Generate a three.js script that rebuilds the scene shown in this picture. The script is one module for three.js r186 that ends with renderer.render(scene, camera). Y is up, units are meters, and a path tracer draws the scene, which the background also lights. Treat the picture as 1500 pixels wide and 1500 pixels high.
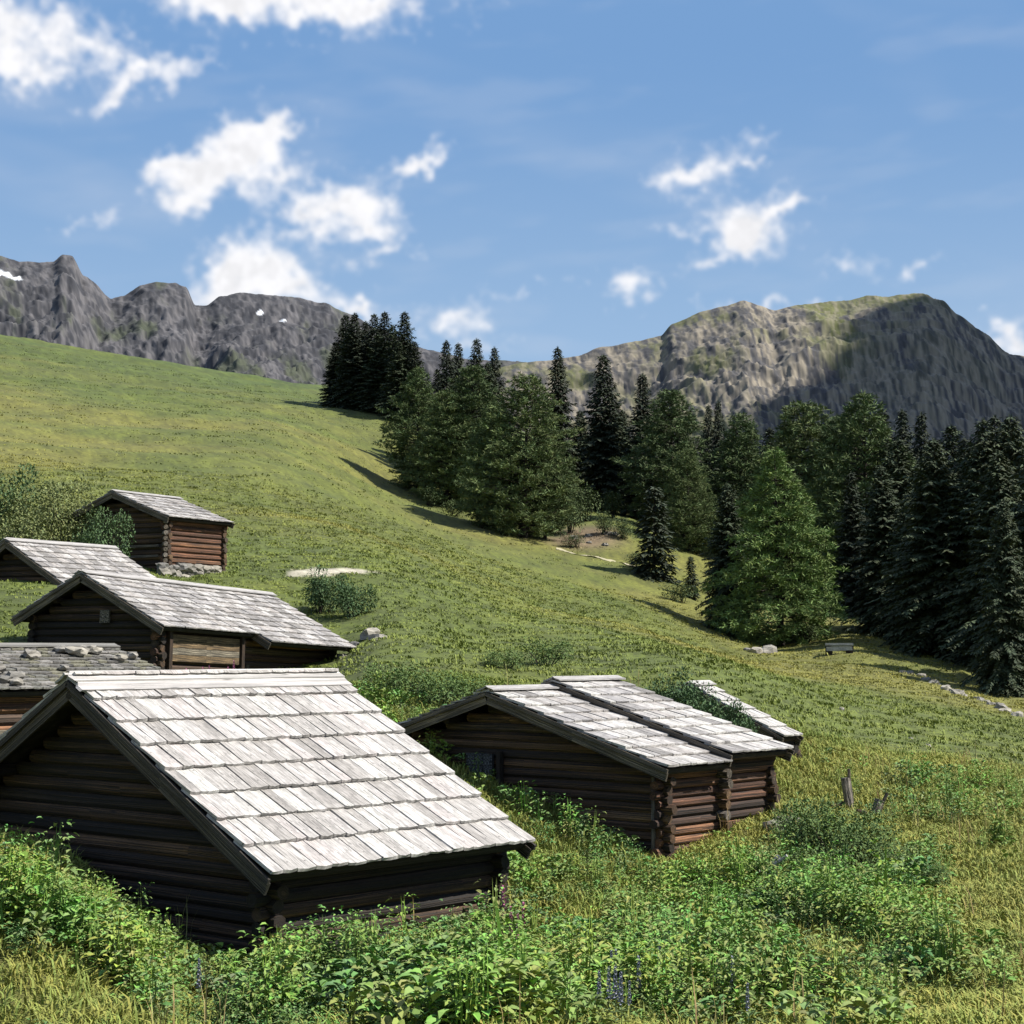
import * as THREE from 'three';
import { mergeGeometries } from 'three/addons/utils/BufferGeometryUtils.js';

// ------------------------------------------------------------------ camera, sky, sun, exposure
const F = 2606, HORIZON = 953, PITCH = Math.atan((HORIZON - 750) / F);   // lens read off the roofs' vanishing lines
const scene = new THREE.Scene();
const camera = new THREE.PerspectiveCamera(2 * Math.atan(750 / F) * 180 / Math.PI, 1, 0.5, 20000);
camera.position.set(0, 0, 0);
camera.rotation.x = PITCH;
const renderer = new THREE.WebGLRenderer({ antialias: true });
renderer.toneMapping = THREE.LinearToneMapping;
renderer.toneMappingExposure = 1.72;
renderer.shadowMap.enabled = true;
const EXPOSURE = renderer.toneMappingExposure;
const sunDir = new THREE.Vector3(0.63, 0.75, 0.10).normalize();
const sun = new THREE.DirectionalLight(new THREE.Color(1.0, 0.955, 0.87), 5.0);
sun.position.copy(sunDir).multiplyScalar(300);
sun.castShadow = true;
sun.shadow.mapSize.set(4096, 4096);
Object.assign(sun.shadow.camera, { left: -200, right: 200, top: 200, bottom: -200, near: 1, far: 900 });
scene.add(sun, sun.target);

// ------------------------------------------------------------------ small helpers
function rngOf(seed) { let s = seed | 0; return () => { s = (s + 0x6d2b79f5) | 0; let t = Math.imul(s ^ (s >>> 15), 1 | s); t = (t + Math.imul(t ^ (t >>> 7), 61 | t)) ^ t; return ((t ^ (t >>> 14)) >>> 0) / 4294967296; }; }
const clamp = (x, a = 0, b = 1) => Math.min(b, Math.max(a, x));
const sstep = (a, b, x) => { const t = clamp((x - a) / (b - a)); return t * t * (3 - 2 * t); };
const lerp = (a, b, t) => a + (b - a) * t;
const hash2 = (x, y) => { let h = Math.imul(x, 374761393) + Math.imul(y, 668265263) | 0; h = Math.imul(h ^ (h >>> 13), 1274126177); return ((h ^ (h >>> 16)) >>> 0) / 4294967296; };
function vnoise(x, y) {
  const ix = Math.floor(x), iy = Math.floor(y), fx = x - ix, fy = y - iy, u = fx * fx * (3 - 2 * fx), v = fy * fy * (3 - 2 * fy);
  return lerp(lerp(hash2(ix, iy), hash2(ix + 1, iy), u), lerp(hash2(ix, iy + 1), hash2(ix + 1, iy + 1), u), v);
}
function fbm(x, y, n = 4) { let s = 0, a = 0.5, t = 0; for (let i = 0; i < n; i++) { s += a * vnoise(x, y); t += a; a *= 0.5; x = x * 2.03 + 17.1; y = y * 2.03 + 9.7; } return s / t; }
function ridged(x, y, n = 5) { let s = 0, a = 0.5, t = 0; for (let i = 0; i < n; i++) { s += a * (1 - Math.abs(2 * vnoise(x, y) - 1)); t += a; a *= 0.52; x = x * 2.07 + 5.3; y = y * 2.07 + 3.1; } return s / t; }
const V = (x, y, z) => new THREE.Vector3(x, y, z);
const C = (r, g, b) => new THREE.Color().setRGB(r, g, b);
const srgb = (r, g, b) => [r, g, b].map((c) => { c /= 255; return c <= 0.04045 ? c / 12.92 : ((c + 0.055) / 1.055) ** 2.4; });
// a surveyed point: photo column, photo row, metres ahead of the camera -> world
function at(px, py, d) {
  const cx = (px - 750) / F, cy = (750 - py) / F, y = cy * Math.cos(PITCH) + Math.sin(PITCH), f = Math.cos(PITCH) - cy * Math.sin(PITCH);
  return new THREE.Vector3(d * cx / f, d * y / f, -d);
}
const taken = {};
function numbered(name) { const k = taken[name] = (taken[name] ?? -1) + 1; return k ? name + '_' + String(k).padStart(3, '0') : name; }
function tag(o, label, category, group, kind) { if (label) o.userData.label = label; if (category) o.userData.category = category; if (group) o.userData.group = group; if (kind) o.userData.kind = kind; return o; }
function thing(name, label, category, pos, turn = 0, group) { const g = new THREE.Group(); g.name = numbered(name); g.position.copy(pos); g.rotation.y = turn; scene.add(g); return tag(g, label, category, group); }
function part(name, geo, mat, parent) { const m = new THREE.Mesh(geo, mat); m.name = name; m.castShadow = m.receiveShadow = true; parent.add(m); return m; }
function top(name, geo, mat) { const m = new THREE.Mesh(geo, mat); m.name = numbered(name); m.castShadow = m.receiveShadow = true; scene.add(m); return m; }

// ------------------------------------------------------------------ sky: air and clouds, computed
{
  const W = 4096, H = 2048, data = new Float32Array(W * H * 4), k = 1 / EXPOSURE;
  const zen = srgb(92, 128, 184), mid = srgb(121, 162, 211), low = srgb(162, 193, 226), hor = srgb(186, 205, 227);
  const AE = (px, py) => { const p = at(px, py, 1); return [Math.atan2(p.x, -p.z), Math.atan2(p.y, Math.hypot(p.x, p.z))]; };
  // clouds as they drift over the valley: centre, half sizes, density, tilt
  const blobs = [
    [30, 40, 120, 62, 1.0, 0.2], [20, 95, 60, 30, 0.8, 0], [140, 60, 55, 28, 0.6, 0.3], [420, -8, 200, 44, 1.15, 0], [330, 10, 70, 30, .9, .2], [520, 6, 90, 28, .8, -.1],
    [150, 140, 42, 18, 0.72, -0.6], [190, 110, 50, 20, 0.72, -0.5], [250, 98, 60, 20, 0.66, -.1], [300, 100, 30, 12, .4, 0],
    [285, 258, 74, 34, 1.05, -0.35], [345, 215, 72, 42, 1.1, -0.5], [395, 195, 50, 20, .85, -.5], [385, 250, 55, 38, 0.85, -0.2], [285, 295, 46, 20, .8, -.4], [235, 255, 40, 14, .6, -.4],
    [622, 232, 46, 15, 0.78, -0.42], [595, 240, 24, 12, .6, -.4], [480, 300, 84, 40, 0.86, -0.05], [535, 300, 44, 46, .8, .5], [552, 345, 54, 26, 0.72, 0.3], [430, 310, 40, 14, .6, 0], [548, 380, 44, 10, 0.6, -0.5], [460, 345, 50, 22, .6, 0],
    [360, 400, 66, 60, 1.15, -0.3], [430, 415, 66, 32, 1.0, 0.3], [310, 430, 50, 30, .9, -.3], [520, 455, 46, 16, 1.05, 0.1], [672, 472, 52, 30, 0.78, 0.05],
    [1030, 244, 66, 26, 0.92, -0.2], [985, 264, 38, 14, 0.6, -0.4], [1098, 236, 28, 10, 0.5, -.4], [1090, 322, 64, 40, 1.2, 0.0], [1148, 304, 34, 14, 0.85, -0.3], [1100, 350, 50, 22, .9, 0], [1042, 380, 40, 15, 0.68, -0.2],
    [912, 423, 38, 26, 0.86, 0], [1112, 188, 20, 12, 0.42, 0], [1250, 390, 40, 16, 0.4, 0.2], [1345, 394, 44, 13, 0.45, -0.3], [985, 330, 40, 10, 0.34, .2], [977, 415, 16, 12, .35, 0],
    [1488, 505, 44, 34, 1.1, 0.3], [1460, 480, 24, 14, .6, .4], [150, 322, 56, 9, 0.34, -0.25], [110, 330, 30, 8, .3, 0], [690, 505, 60, 14, 0.4, 0], [1110, 448, 80, 12, .5, 0], [780, 420, 90, 10, .24, 0],
  ].map(([px, py, rx, ry, s, t]) => { const [a, e] = AE(px, py); return [a, e, rx * .92 / F, ry * .9 / F, s, Math.cos(t), Math.sin(t)]; });
  for (let row = 0; row < H; row++) {
    const el = ((row + 0.5) / H - 0.5) * Math.PI, y = Math.sin(el), e01 = clamp(el / 0.5);
    const g = el <= 0 ? 0 : el;
    const col = [0, 1, 2].map((c) => { const a = lerp(hor[c], low[c], sstep(0, 0.12, g)), b = lerp(a, mid[c], sstep(0.10, 0.34, g)); return lerp(b, zen[c], sstep(0.30, 1.1, g)); });
    for (let x = 0; x < W; x++) {
      const ph = ((x + 0.5) / W - 0.5) * 2 * Math.PI, dx = Math.cos(ph), dz = Math.sin(ph), az = Math.atan2(dx, -dz), o = (row * W + x) * 4;
      let d = 0, veil = 0, lum = 1;
      if (el > 0.01) {
        const U = az * 38, V = el * 38;
        veil = sstep(.06, .2, az) * sstep(.25, .1, el) * sstep(.1, .3, az * 1.0 - (el - .16) * 1.6) * .22 + sstep(0.50, 0.86, fbm(U * 0.22 + 3 + V * .12, V * 0.75 + U * .1 + 8, 3)) * 0.16 + sstep(.45, .8, fbm(U * .5 + V * .3, V * 2.2 - U * .25, 4)) * .085;
        let m = 0;
        const wx = (fbm(U * 2.3, V * 2.3, 3) - 0.5) * 0.022, wy = (fbm(U * 2.3 + 40, V * 2.3 + 7, 3) - 0.5) * 0.018;
        if (Math.abs(az) < 0.42 && el < 0.55) {
          for (const [ba, be, rx, ry, s, ct, st] of blobs) {
            const ax = az - ba + wx, ay = el - be + wy, p = (ax * ct - ay * st) / rx, q = (ax * st + ay * ct) / ry, r2 = p * p + q * q;
            if (r2 < 6) m += s * Math.exp(-r2 * 1.25);
          }
          m = Math.min(m, 1.3);
        }
        const away = sstep(0.33, 0.45, Math.max(Math.abs(az), (el - 0.14) * 1.1));
        if (away > 0 && el > 0.03) {
          const lon = 5 / Math.max(0.35, Math.sin(el) + 0.25), cx = dx * Math.cos(el) * lon, cz = dz * Math.cos(el) * lon;
          m = Math.max(m, away * clamp((fbm(cx * 1.3 + 20, cz * 1.3 + 20, 3) - 0.56) * 7, 0, 1.15));
        }
        if (m > 0.02) {
          const n = fbm(U * 5.5 + 11, V * 6.5 + 5, 5);
          d = sstep(0.05, 1.3, m * 1.12 + (n - 0.5) * 0.72 + (fbm(U * 2.2 - V, V * 3.4 + 60 + U * .8, 4) - .5) * .7) * .97;
          lum = 1.0 + 0.06 * sstep(.3, .7, n) - 0.10 * sstep(.75, 1.2, m) * sstep(.55, .35, fbm(U * 2.5 + 2, V * 2.5 + .9, 3));
        }
      }
      const w = clamp(d), v = clamp(veil);
      for (let c = 0; c < 3; c++) {
        const cloud = [0.97, 0.965, 0.985][c] * lum, base = lerp(col[c], [0.72, 0.76, 0.84][c], v);
        data[o + c] = lerp(base, cloud, w) * k;
      }
      data[o + 3] = 1;
    }
  }
  const t = new THREE.DataTexture(data, W, H, THREE.RGBAFormat, THREE.FloatType);
  t.mapping = THREE.EquirectangularReflectionMapping; t.magFilter = t.minFilter = THREE.LinearFilter; t.needsUpdate = true;
  scene.background = t; scene.environment = t;
}

// ------------------------------------------------------------------ terrain: surveyed points joined by a thin-plate spline in (bearing, log distance)
const survey = [];
const sv = (px, py, d) => { const p = at(px, py, d); survey.push([p.x, d, p.y]); };
for (const s of [[-3.6, 12.5, -2.66], [0, 12, -2.56], [3.5, 12, -2.56], [-2.6, 9, -2.2], [2.6, 9, -2.25], [-4.6, 15, -2.35], [-1.5, 15, -2.98], [1, 15, -3.02], [4, 15, -2.88], [-2.4, 17.4, -3.3], [-7, 21, -2.1], [.4, 20, -3.32], [3.6, 20, -3.1],
  [2.3, 26, -3.1], [4.6, 28.6, -2.62], [-3.2, 30.6, -1.75], [5.6, 22, -2.85], [7, 25, -2.72], [-7.5, 27, -1.95], [-8, 36, -1.2], [-8, 40, -1.1], [-4.5, 46, -.35], [-12, 42, .25], [-14.5, 49, 1.5], [-11.5, 47, 1.05], [-10, 53, 1.75], [-11.5, 61, 2.45]]) survey.push(s);
for (const s of [[0, 1330, 15.2], [700, 1000, 37], [540, 958, 43], [560, 880, 56], [700, 940, 52], [860, 1000, 40], [1000, 1010, 38], [1250, 1150, 32], [1450, 1180, 29], [1500, 1110, 42], [1300, 1050, 50], [1500, 1045, 68], [1360, 990, 84], [1230, 952, 95], [1130, 946, 104], [1000, 890, 112],
  [900, 850, 118], [830, 808, 130], [700, 760, 142], [640, 735, 150], [575, 700, 160], [580, 615, 195], [470, 579, 235], [300, 545, 250], [150, 516, 255], [0, 484, 258], [200, 650, 130], [0, 640, 125], [420, 640, 150], [0, 780, 72], [400, 752, 92], [250, 790, 74], [700, 850, 84], [900, 920, 74],
  [1100, 978, 68], [620, 800, 98], [1030, 795, 150], [900, 775, 140], [1250, 915, 112], [1500, 940, 130], [1250, 860, 170], [1500, 880, 190], [900, 730, 200], [700, 640, 210], [1100, 800, 230], [1500, 850, 250], [800, 650, 260], [460, 842, 63], [520, 838, 64]]) sv(...s);
const polar = (x, d) => [Math.atan2(x, Math.max(d, 1e-6)) * 6, Math.log(Math.max(Math.hypot(x, d), 1e-3))];
const tps = (() => {
  const n = survey.length, P = survey.map(([x, d]) => polar(x, d)), N = n + 3, M = [];
  const U = (a, b) => { const r2 = (a[0] - b[0]) ** 2 + (a[1] - b[1]) ** 2; return r2 > 1e-12 ? 0.5 * r2 * Math.log(r2) : 0; };
  for (let i = 0; i < N; i++) {
    const r = new Float64Array(N + 1);
    if (i < n) { for (let j = 0; j < n; j++) r[j] = U(P[i], P[j]) + (i === j ? 0.004 : 0); r[n] = 1; r[n + 1] = P[i][0]; r[n + 2] = P[i][1]; r[N] = survey[i][2] / Math.hypot(survey[i][0], survey[i][1]); }
    else for (let j = 0; j < n; j++) r[j] = i === n ? 1 : P[j][i - n - 1];
    M.push(r);
  }
  for (let i = 0; i < N; i++) {
    let p = i; for (let j = i + 1; j < N; j++) if (Math.abs(M[j][i]) > Math.abs(M[p][i])) p = j;
    [M[i], M[p]] = [M[p], M[i]];
    for (let j = 0; j < N; j++) if (j !== i) { const f = M[j][i] / M[i][i]; if (f) for (let c = i; c <= N; c++) M[j][c] -= f * M[i][c]; }
  }
  const w = M.map((r, i) => r[N] / r[i]);
  return (a, l) => { let s = w[n] + w[n + 1] * a + w[n + 2] * l; const q = [a, l]; for (let i = 0; i < n; i++) s += w[i] * U(q, P[i]); return s; };
})();
const RMAX = 262;
function gh(x, d) {                                   // height of the ground at x metres to the side, d metres ahead
  const r = Math.hypot(x, d), rr = clamp(r, 8.5, RMAX);
  let a = Math.atan2(x, d); const lim = 0.40; a = Math.abs(a) > lim ? Math.sign(a) * (lim + 0.12 * Math.tanh((Math.abs(a) - lim) / 0.3)) : a;
  let h = tps(a * 6, Math.log(rr)) * rr;
  if (r < 8.5) h = lerp(-1.75, h, sstep(0, 8.5, r));
  if (r > RMAX) h = Math.max(h - (r - RMAX) * 0.05, -90 + Math.min(h, 0));
  const b = sstep(10, 60, r);
  return h + (fbm(x * 0.9, d * 0.9, 3) - 0.5) * lerp(0.10, 0.22, b) * sstep(6, 12, r) + (fbm(x * 0.16 + 9, d * 0.16, 3) - 0.5) * lerp(0.1, 0.9, sstep(20, 120, r)) * sstep(RMAX * 1.3, RMAX * .9, r);
}
const gp = (x, d, dy = 0) => new THREE.Vector3(x, gh(x, d) + dy, -d);
function gpx(px, d, dy = 0) { const x = (px - 750) / F * d * 1.0; return gp(x, d, dy); }

// what grows where: fresh green, dry yellow, brown earth
function turf(x, d) {
  const n = fbm(x * 0.055 + 4, d * 0.04 + 2, 4), m = fbm(x * 0.35, d * 0.3 + 30, 3), s = fbm(x * 0.02 + d * 0.06, d * 0.10 - x * 0.045, 3);
  const up = sstep(150, 235, d + (n - .5) * 60), band = sstep(60, 105, d) * sstep(190, 140, d) * sstep(14, -6, x) * .28;
  let dry = clamp(sstep(0.36, 0.68, n * 0.6 + s * 0.55 - 0.02) * 0.95 + (m - 0.5) * 0.6 + band);
  dry *= 1 - 0.8 * up * sstep(0.3, 0.6, s + .12);
  const bare = sstep(4.5, 1.5, Math.hypot(x - 5.4, (d - 137) * 0.6)) * sstep(.38, .6, m + .1), sand = sstep(1.15, .8, Math.hypot((x + 6.45) / 1.55, (d - 63.6 - (x + 6.45) * .35) / 1.5) + (vnoise(x * 2.2, d * 1.4) - .5) * .5);
  return { dry, bare, sand, m, up: up * sstep(.25, .6, s + .1) };
}
const GREEN = [0.101, 0.132, 0.017], YELLOW = [0.176, 0.172, 0.031], EARTH = [0.20, 0.145, 0.085], LUSH = [0.070, 0.110, 0.015], SAND = [0.58, 0.53, 0.41];
const turfColor = (x, d, k = 1) => { const t = turf(x, d); return [0, 1, 2].map((c) => lerp(lerp(lerp(lerp(GREEN[c], LUSH[c], t.up), YELLOW[c], t.dry), EARTH[c], t.bare), SAND[c], t.sand) * (0.8 + 0.4 * t.m) * k); };
{
  const A = [], R = [];
  for (let a = -Math.PI; a < -0.40; a += 0.07) A.push(a);
  for (let a = -0.40; a <= 0.4001; a += 0.00215) A.push(a);
  for (let a = 0.45; a < Math.PI; a += 0.07) A.push(a); A.push(Math.PI);
  R.push(0.02, 1.5, 4, 6.5); for (let r = 8; r < 300; r *= 1.0105) R.push(r); for (let r = 310; r < 9000; r *= 1.18) R.push(r);
  const pos = [], col = [], uv = [], idx = [], na = A.length;
  for (const r of R) for (const a of A) { const x = Math.sin(a) * r, d = Math.cos(a) * r; pos.push(x, gh(x, d), -d); col.push(...turfColor(x, d, 1.06 * (.72 + .56 * fbm(x * .9 + d * .25, d * .75 - x * .2, 4)) * (.80 + .40 * hash2(Math.round(x * 5), Math.round(d * 3))))); uv.push(x / 5, d / 5); }
  for (let i = 0; i + 1 < R.length; i++) for (let j = 0; j + 1 < na; j++) { const p = i * na + j; idx.push(p, p + 1, p + na, p + 1, p + na + 1, p + na); }
  const g = new THREE.BufferGeometry();
  g.setAttribute('position', new THREE.Float32BufferAttribute(pos, 3)); g.setAttribute('color', new THREE.Float32BufferAttribute(col, 3)); g.setAttribute('uv', new THREE.Float32BufferAttribute(uv, 2)); g.setIndex(idx); g.computeVertexNormals();
  const N = 512, px = new Uint8Array(N * N * 4);
  for (let y = 0; y < N; y++) for (let x = 0; x < N; x++) { const b = hash2(x, y) * 50 + hash2(x >> 1, (y >> 1) + 99) * 50 + vnoise(x / 16, y / 16) * 50 + 128, o = (y * N + x) * 4; px[o] = px[o + 1] = px[o + 2] = clamp(b, 0, 255); px[o + 3] = 255; }
  const t = new THREE.DataTexture(px, N, N); t.colorSpace = THREE.SRGBColorSpace; t.wrapS = t.wrapT = THREE.RepeatWrapping; t.magFilter = THREE.LinearFilter; t.needsUpdate = true;
  const ground = top('ground', g, new THREE.MeshStandardMaterial({ vertexColors: true, map: t, roughness: 1 }));
  tag(ground, 'steep green alpine meadow sloping down to the huts', 'ground', null, 'structure');
}

// ------------------------------------------------------------------ mountains
function mountain(crest, dist, base, seed, rough, paint, label) {
  const cols = [], x0 = crest[0][0], x1 = crest[crest.length - 1][0], NT = 250, step = 2.1;
  for (let px = x0; px <= x1; px += (px > -60 && px < 1560) ? step : step * 6) cols.push(px);
  const crestY = (px) => { let i = 0; while (i < crest.length - 2 && crest[i + 1][0] < px) i++; const [a, b] = [crest[i], crest[i + 1]], t = clamp((px - a[0]) / (b[0] - a[0])); return lerp(a[1], b[1], t * t * (3 - 2 * t) * .5 + t * .5); };
  const pos = [], col = [], idx = [], n = cols.length;
  const P = new Array((NT + 31) * n);
  for (let k = 0; k <= NT + 30; k++) for (let i = 0; i < n; i++) {
    const px = cols[i], t = k / NT, cy = crestY(px) , dc = dist(px), cp = at(px, cy, dc), az = cp.x / dc;
    let d, h;
    if (t <= 1) {
      const d0 = dc - base[0];
      d = lerp(d0, dc, t);
      const X = az * d, wob = (fbm(X / 420 + seed, d / 420, 3) - 0.5) * 1.6;
      const sk = X + (d - dc) * .45, g = ridged(sk / 330 + wob + seed, d / 400 + wob * .6, 4) - 0.58, q = ridged(sk / 82 + wob * 2 + seed * 3, d / 95 + wob, 4) - .58, f = ridged(X / 21 + seed, d / 20 + q, 4) - 0.55, e = ridged(X / 6.5 + f * 2, d / 9 + seed, 3) - .5;
      h = lerp(base[1], cp.y, Math.pow(t, 1.1)) + (g * 125 * rough + q * 52 * rough + f * 24 * rough + e * 7) * sstep(0, .25, t) * (.10 + .9 * Math.pow(clamp(1 - t), .5));
    } else { const s = (t - 1) / 0.143; d = dc + s * 500; const wob = (fbm(az * d / 420 + seed, d / 420, 3) - 0.5) * 1.6, q = ridged(az * d / 82 + wob * 2 + seed * 3, d / 95 + wob, 4) - .58; h = lerp(cp.y, base[1], s * s * .8 + s * .2) + q * 6 * sstep(.6, 0, s); }
    P[k * n + i] = [az * d, h, -d, px, t];
  }
  for (const p of P) pos.push(p[0], p[1], p[2]);
  for (let k = 0; k < NT + 30; k++) for (let i = 0; i + 1 < n; i++) { const p = k * n + i; idx.push(p, p + 1, p + n, p + 1, p + n + 1, p + n); }
  const g = new THREE.BufferGeometry(); g.setAttribute('position', new THREE.Float32BufferAttribute(pos, 3)); g.setIndex(idx); g.computeVertexNormals();
  for (let i = 0; i < P.length; i++) { const k = .72 + .56 * fbm(P[i][3] * .5 + P[i][4] * 40, P[i][4] * 70 + seed, 2); col.push(...paint(P[i]).map((c) => c * k)); }
  g.setAttribute('color', new THREE.Float32BufferAttribute(col, 3));
  mountain.points = P;
  return tag(top('mountain', g, new THREE.MeshStandardMaterial({ vertexColors: true, roughness: 1 })), label, 'mountain', null, 'structure');
}
const mix3 = (a, b, t) => [lerp(a[0], b[0], t), lerp(a[1], b[1], t), lerp(a[2], b[2], t)];
mountain([[-900, 560], [-500, 440], [-200, 400], [-60, 372], [0, 375], [30, 383], [78, 384], [92, 374], [106, 378], [122, 405], [163, 439], [180, 436], [208, 418], [228, 414], [255, 416], [272, 422], [286, 450], [302, 450], [322, 437], [350, 430], [420, 435], [475, 442], [505, 457], [560, 482], [620, 510], [700, 526], [780, 534], [860, 552], [1000, 600], [1300, 680]],
  (px) => 2300 - 0.35 * (px - 200), [950, 60], 3.7, 1,
  ([x, y, z, px, t]) => {
    const n = fbm(px * 0.03 + t * 3, t * 12, 4), m = fbm(px * 0.16 + 3 + t * 14, t * 46 + 8, 4), gr = sstep(0.50, 0.72, n * 0.75 + m * .25 + (1 - t) * 0.22 - .05);
    let c = mix3([0.026, 0.027, 0.033], [0.088, 0.084, 0.088], sstep(.32, .7, m)); c = mix3(c, [0.040, 0.050, 0.024], gr * 0.8);
    const snow = sstep(1, .55, Math.hypot((px - 14) / 22, (t - 0.905 - (px - 14) * -0.0006) / 0.014) + (m - .5) * .7) + sstep(1, .6, Math.hypot((px - 381) / 7, (t - .93 - (px - 381) * .0006) / .0045) + (m - .5) * 1.6) + sstep(1, .6, Math.hypot((px - 415) / 6, (t - .915) / .004) + (m - .5));
    return mix3(c, [0.75, 0.77, 0.8], clamp(snow));
  }, 'jagged grey rock range with small snow patches behind the meadow');
mountain([[400, 700], [600, 600], [690, 550], [760, 532], [800, 528], [850, 521], [880, 508], [935, 500], [968, 492], [985, 474], [1030, 456], [1062, 448], [1090, 440], [1112, 447], [1135, 456], [1160, 451], [1200, 447], [1300, 437], [1350, 435], [1380, 446], [1402, 467], [1440, 492], [1480, 524], [1530, 534], [1700, 585], [2000, 640], [2500, 720]],
  (px) => 1750 - 0.25 * (px - 1000), [760, 20], 9.2, .62,
  ([x, y, z, px, t]) => {
    const n = fbm(px * 0.016 + t * 4, t * 9 + 5, 4), m = fbm(px * 0.2 + 3 + t * 26, t * 30 + 2, 4);
    const gr = sstep(0.42, 0.6, n * 0.75 + (m - .5) * .4 + sstep(1120, 1260, px) * .14 * sstep(.4, .9, t) + .03) * (1 - .8 * sstep(-30, 40, (px - 1385) * .62 + (1 - t) * 300 + (n - .5) * 80));   // little grass on the scree side of the spur
    let c = mix3([0.048, 0.047, 0.050], [0.20, 0.172, 0.13], sstep(.32, .68, m)); c = mix3(c, [0.094, 0.100, 0.032], gr * (.5 + .5 * sstep(.62, .42, m)));
    return c;
  }, 'broad green and grey mountain with one flank in cloud shadow');

{ // the cloud, off to the side, whose shadow lies on the mountain's flank
  const r = rngOf(606), puffs = [], inShade = mountain.points.filter(([x, y, z, px, t]) => t > .3 && t < 1.0 && px > 1100 && px < 1900 && (px - 1378) * .62 + (1 - t) * 300 > 0);
  for (let k = 0; k < 230; k++) { const p = inShade[Math.floor(r() * inShade.length)], s = new THREE.IcosahedronGeometry(26 + r() * 22, 2), q = V(p[0], p[1], p[2]).addScaledVector(sunDir, 2400 + (r() - .5) * 90); const a = s.attributes.position; for (let i = 0; i < a.count; i++) { const n = .86 + .28 * vnoise(a.getX(i) * .11 + k, a.getY(i) * .11 + a.getZ(i) * .13); a.setXYZ(i, a.getX(i) * n, a.getY(i) * n * .7, a.getZ(i) * n); } s.translate(q.x, q.y, q.z); puffs.push(s); }
  const g = mergeGeometries(puffs); g.computeVertexNormals();
  tag(top('cloud', g, new THREE.MeshStandardMaterial({ color: C(.85, .85, .85), roughness: 1 })), 'white cumulus bank drifting over the green and grey mountain', 'cloud', null, 'structure');
}

// ------------------------------------------------------------------ wood
function grainTexture(seed, lo, hi, knots) {
  const W = 512, H = 256, px = new Uint8Array(W * H * 4);
  for (let y = 0; y < H; y++) for (let x = 0; x < W; x++) {
    const w = (fbm(x * 0.012 + seed, y * 0.03, 3) - 0.5) * 9, s = 0.55 * vnoise(x * 0.006 + seed, (y + w) * 0.42) + 0.3 * vnoise(x * 0.012 + seed * 2, (y + w) * 0.95) + 0.15 * hash2(x >> 2, y + seed);
    let v = lerp(lo, hi, sstep(0.2, 0.75, s)) * (0.86 + 0.28 * fbm(x * 0.02 + 50, y * 0.03 + seed, 3));
    for (const [kx, ky] of knots) { const q = Math.hypot((x - kx) / 1.7, y - ky); if (q < 7) v *= lerp(0.45, 1, q / 7); }
    const o = (y * W + x) * 4; px[o] = clamp(v * 255, 0, 255); px[o + 1] = clamp(v * 252, 0, 255); px[o + 2] = clamp(v * 248, 0, 255); px[o + 3] = 255;
  }
  const t = new THREE.DataTexture(px, W, H); t.colorSpace = THREE.SRGBColorSpace; t.wrapS = t.wrapT = THREE.RepeatWrapping; t.magFilter = THREE.LinearFilter; t.needsUpdate = true; return t;
}
const silverGrain = grainTexture(3, 0.66, 1.0, [[120, 40], [330, 170], [440, 90]]), logGrain = grainTexture(8, 0.22, 1.0, [[60, 60], [250, 130], [400, 200]]);
const wood = (r, g, b, map = logGrain, bump = 0.006) => new THREE.MeshStandardMaterial({ color: C(r, g, b), map, bumpMap: map, bumpScale: bump, roughness: 0.86 });
const M = {
  silver: [[.54, .53, .52], [.49, .475, .47], [.575, .57, .555], [.51, .48, .475], [.44, .425, .415], [.36, .345, .335]].map((c) => wood(...c, silverGrain, 0.004)),
  grey: [[.44, .43, .43], [.36, .35, .355], [.50, .49, .485], [.31, .30, .30], [.40, .38, .37], [.25, .24, .235]].map((c) => wood(...c, silverGrain, 0.004)),
  mossy: [[.24, .235, .22], [.19, .19, .17], [.30, .29, .275], [.15, .145, .135], [.22, .215, .16]].map((c) => wood(...c, silverGrain, 0.006)),
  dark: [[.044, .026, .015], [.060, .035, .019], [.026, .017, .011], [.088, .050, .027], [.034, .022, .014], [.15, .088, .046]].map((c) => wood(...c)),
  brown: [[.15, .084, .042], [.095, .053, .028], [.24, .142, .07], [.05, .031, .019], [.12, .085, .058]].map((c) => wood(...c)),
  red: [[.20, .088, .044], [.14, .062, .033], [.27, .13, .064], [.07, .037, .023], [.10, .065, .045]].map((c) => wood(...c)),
  pale: wood(.42, .37, .28), tan: wood(.36, .25, .13), barge: wood(.30, .25, .19), post: wood(.33, .29, .25), deck: wood(.05, .042, .035), end: wood(.2, .165, .125),
  stone: [[.30, .285, .255], [.25, .24, .22], [.36, .34, .295], [.20, .195, .185]].map((c) => new THREE.MeshStandardMaterial({ color: C(...c), map: silverGrain, roughness: 0.95 })),
};
const wr = rngOf(77);
const pick = (list, r = wr) => list[Math.floor(r() * list.length)];
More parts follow.
